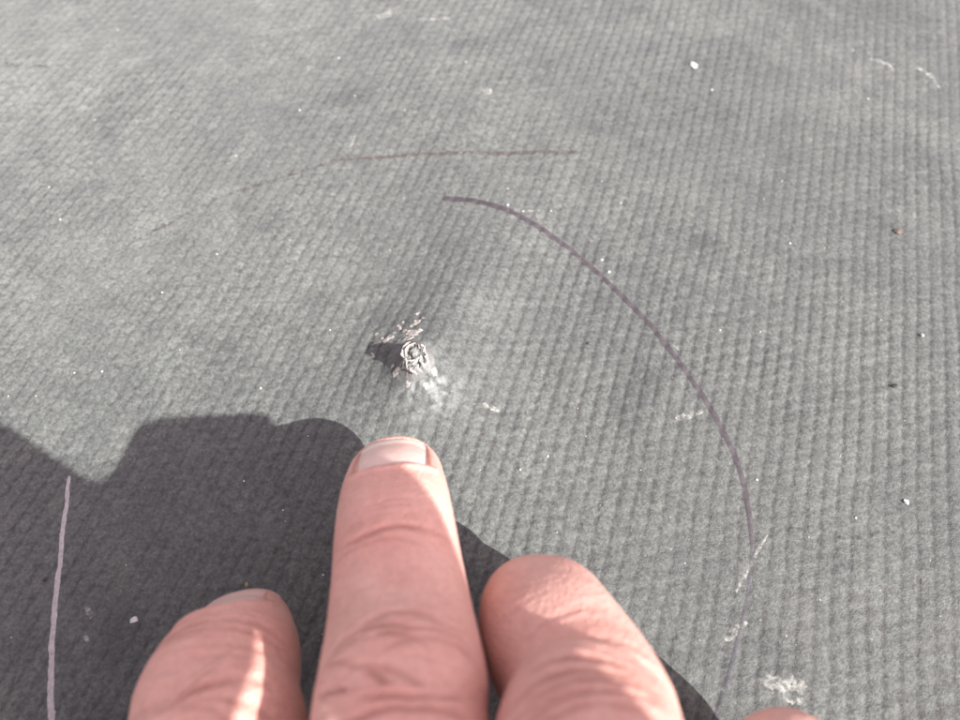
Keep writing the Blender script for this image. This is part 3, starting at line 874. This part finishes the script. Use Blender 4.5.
def nail_material():
    m, nt, b = new_mat('fingernail')
    L = nt.links
    at = nt.nodes.new('ShaderNodeAttribute'); at.attribute_name = 'len'
    n = noise(nt, 700, 3, 0.6, objcoord(nt))
    r = ramp(nt, [(0.0, (0.66, 0.42, 0.36)), (0.12, (0.70, 0.50, 0.45)), (0.72, (0.68, 0.44, 0.39)), (0.86, (0.74, 0.62, 0.54)), (1.0, (0.72, 0.66, 0.56))])
    L.new(at.outputs['Fac'], r.inputs[0])
    r2 = ramp(nt, [(0.3, (0.92, 0.92, 0.92)), (0.7, (1.05, 1.05, 1.05))])
    L.new(n.outputs['Fac'], r2.inputs[0])
    L.new(mixc(nt, 1.0, r.outputs[0], r2.outputs[0], 'MULTIPLY'), b.inputs['Base Color'])
    b.inputs['Roughness'].default_value = 0.33
    b.inputs['Subsurface Weight'].default_value = 0.2
    b.inputs['Subsurface Radius'].default_value = (1.0, 0.4, 0.3)
    b.inputs['Subsurface Scale'].default_value = 0.001
    b.inputs['Coat Weight'].default_value = 0.15
    bp = nt.nodes.new('ShaderNodeBump'); bp.inputs['Strength'].default_value = 0.15; bp.inputs['Distance'].default_value = 0.0002
    L.new(n.outputs['Fac'], bp.inputs['Height']); L.new(bp.outputs[0], b.inputs['Normal'])
    return m
NAIL = nail_material()

hand = link('hand', hand_me, SKIN)
tag(hand, 'bare hand pressing one outstretched finger down beside the raised point', 'hand')

def add_nail(nl, parent):
    t = nl['t']
    nu, na = 26, 25
    rows = []; ln = []
    for u in np.linspace(0, 1, nu):
        row = []
        for a in np.linspace(-1, 1, na):
            th = nl['th0'] + a * nl['half'] * (1.09 - 0.05 * u ** 3)
            s = nl['s0'] + (nl['s1'] - nl['s0']) * (u * (1 - 0.10 * a * a) - 0.14 * (1 - a * a) * (1 - u))
            # the plate runs out straight beyond the round of the finger end
            sL = t.L + (1.6 if t is index else -0.5)
            s_in = min(s, sL)
            p = t.surf(np.array([s_in]), np.array([th]), -0.30 + 0.22 * u - 0.50 * a ** 6 - 0.9 * (1 - u) ** 3 * a ** 4)[0]
            if s > sL:
                c_, tt, nn, bb, rr_ = t.frame(np.array([sL]))
                e = s - sL
                p = p + tt[0] * e - nn[0] * (0.045 * e * e)
            row.append(p); ln.append(u)
        rows.append(row)
    P = np.array(rows)
    me = grid_mesh('fingernail', P)
    at = me.attributes.new('len', 'FLOAT', 'POINT'); at.data.foreach_set('value', np.array(ln, np.float32))
    o = link('fingernail', me, NAIL, parent)
    so = o.modifiers.new('plate', 'SOLIDIFY'); so.thickness = 0.45 * MM; so.offset = -1
    return o
for nl in nails: add_nail(nl, hand)

# ---- sleeve on the pointing arm
SLEEVE = simple_mat('dark_cotton', (0.045, 0.05, 0.06), 0.9, 0, 0.3, 500, 0.5)
def sleeve(c, parent):
    t = Tube(c, flat=0.82, nseg=40)
    ss = np.arange(0, t.L, 2.0); th = np.linspace(0, 2 * np.pi, 41)
    A, B = np.meshgrid(ss, th, indexing='ij')
    V = t.surf(A, B, 1.4 * np.sin(A * 0.22 + 1.5 * np.sin(B * 2)) + 0.8 * np.sin(B * 5 + A * 0.1))
    me = grid_mesh('sleeve', V)
    o = link('sleeve', me, SLEEVE, parent)
    so = o.modifiers.new('cloth', 'SOLIDIFY'); so.thickness = 2.0 * MM
    return o
sleeve([(24, -240, 58, 33), (36, -310, 68, 40), (64, -460, 96, 50)], hand)

# ================================================================ PHONE AND THE HAND THAT HOLDS IT (unseen beside the lens, posed and shaped to cast the big shadow)
PH_Z = 100.0
p1 = S(166, 417, PH_Z)
dG = W(252, 413) - W(166, 417)
dz = 0.0
while np.linalg.norm(dG + SH * dz) < 73.0: dz += 0.25      # a 73 mm wide phone, tipped towards the sun
p2 = p1 + dG + SH * dz
e1 = (p2 - p1); LW = np.linalg.norm(e1); e1 /= LW
g2 = W(218, 616) - W(166, 417)
e2 = g2 - SH * (g2 @ e1) / (SH @ e1); e2 /= np.linalg.norm(e2)
e3 = np.cross(e1, e2)
if e3[2] < 0: e3 = -e3
GLASS = simple_mat('phone_glass', (0.012, 0.012, 0.014), 0.15, 0, 0.1, 200)
PBODY = simple_mat('phone_shell', (0.03, 0.032, 0.036), 0.45, 0, 0.15, 300)
phone = bpy.data.objects.new('smartphone', None)
COL.objects.link(phone)
LH = 150.0
c0 = p1 + e1 * LW / 2 + e2 * LH / 2
Mx = Matrix(((e1[0], -e2[0], e3[0], c0[0] * MM), (e1[1], -e2[1], e3[1], c0[1] * MM), (e1[2], -e2[2], e3[2], c0[2] * MM), (0, 0, 0, 1)))
phone.matrix_world = Mx
tag(phone, 'dark smartphone beside the lens, unseen and posed to cast the flat-edged shadow', 'phone')
def slab(name, w, h, z0, z1, rad, mat, parent, ofs=(0, 0)):
    out = []
    for cx, cy, a0 in ((w / 2 - rad, h / 2 - rad, 0), (-w / 2 + rad, h / 2 - rad, 90), (-w / 2 + rad, -h / 2 + rad, 180), (w / 2 - rad, -h / 2 + rad, 270)):
        for k in range(9):
            a = math.radians(a0 + 90 * k / 8)
            out.append((ofs[0] + cx + rad * math.cos(a), ofs[1] + cy + rad * math.sin(a)))
    n = len(out); V = []; F = []
    bev = min(0.25 * (z1 - z0), 1.2)
    cx, cy = ofs
    for z, k in ((z0, 1 - 2 * bev / w), (z0 + bev, 1), (z1 - bev, 1), (z1, 1 - 2 * bev / w)):
        V += [(cx + (x - cx) * k, cy + (y - cy) * k, z) for x, y in out]
    for l in range(3):
        for j in range(n): F.append((l * n + j, l * n + (j + 1) % n, (l + 1) * n + (j + 1) % n, (l + 1) * n + j))
    F.append(tuple(range(n))[::-1]); F.append(tuple(3 * n + j for j in range(n)))
    return link(name, mesh(name, V, F), mat, parent, smooth=False)
slab('shell', LW, LH, -4.0, 3.6, 7.0, PBODY, phone)
slab('screen', LW - 4, LH - 4, 3.7, 4.1, 5.5, GLASS, phone)
slab('camera_module', 18, 30, -5.6, -4.1, 4, GLASS, phone, (-LW / 2 + 13, LH / 2 - 19))

# the holding hand, unseen: fingers placed to cut the shadow outline and sun gaps
h1 = [(*S(256, 447, 160), 4.6), (*S(240, 495, 160), 4.8), (*S(240, 560, 158), 5.4), (*S(252, 640, 156), 6.8), (*S(275, 740, 152), 8.4), (*S(330, 840, 148), 9.8), (*S(420, 920, 146), 10.5), (*S(560, 960, 144), 12)]
hold = [Tube(h1, flat=0.95)]
HZ = 140.0
left_tips = [[(92, 520, 5.0), (38, 494, 6.2), (-20, 460, 6.9), (-85, 440, 7.4), (-125, 520, 8.4), (-80, 660, 9.2), (150, 900, 10)], [(42, 548, 7.0), (0, 570, 8.2), (0, 680, 9.4), (240, 930, 10)], [(160, 446, 4.5), (152, 480, 5.3), (138, 510, 6.2), (88, 570, 6.4), (70, 680, 8.4), (240, 950, 10)]]
for k, tip in enumerate(left_tips):
    hold.append(Tube([(*S(px, py, HZ - 2 * j), r) for j, (px, py, r) in enumerate(tip)], flat=0.95))
hold += [Tube([(*S(50, 730, 136), 12), (*S(250, 890, 136), 15), (*S(560, 1000, 140), 17), (*S(740, 940, 140), 13)], flat=0.8),
         Tube([(*S(0, 640, 136), 12), (*S(180, 870, 136), 16), (*S(480, 1020, 140), 18)], flat=0.8),
         Tube([(*S(420, 980, 142), 22), (S(420, 980, 142)[0] + 40, S(420, 980, 142)[1] - 70, 146, 24), (S(420, 980, 142)[0] + 70, S(420, 980, 142)[1] - 130, 152, 27)], flat=0.8)]
hold_me = build_body('skin_hold', hold, 1.1, 4)
for nm in ('red', 'crease', 'along', 'around'):
    hold_me.attributes.new(nm, 'FLOAT', 'POINT')
hand2 = link('hand', hold_me, SKIN)
tag(hand2, 'other bare hand at the phone, unseen, fingers shaped to cast the shadow outline', 'hand')
q = S(420, 980, 142)
sleeve([(q[0] + 60, q[1] - 110, 150, 34), (q[0] + 95, q[1] - 220, 168, 42), (q[0] + 135, q[1] - 340, 195, 52)], hand2)
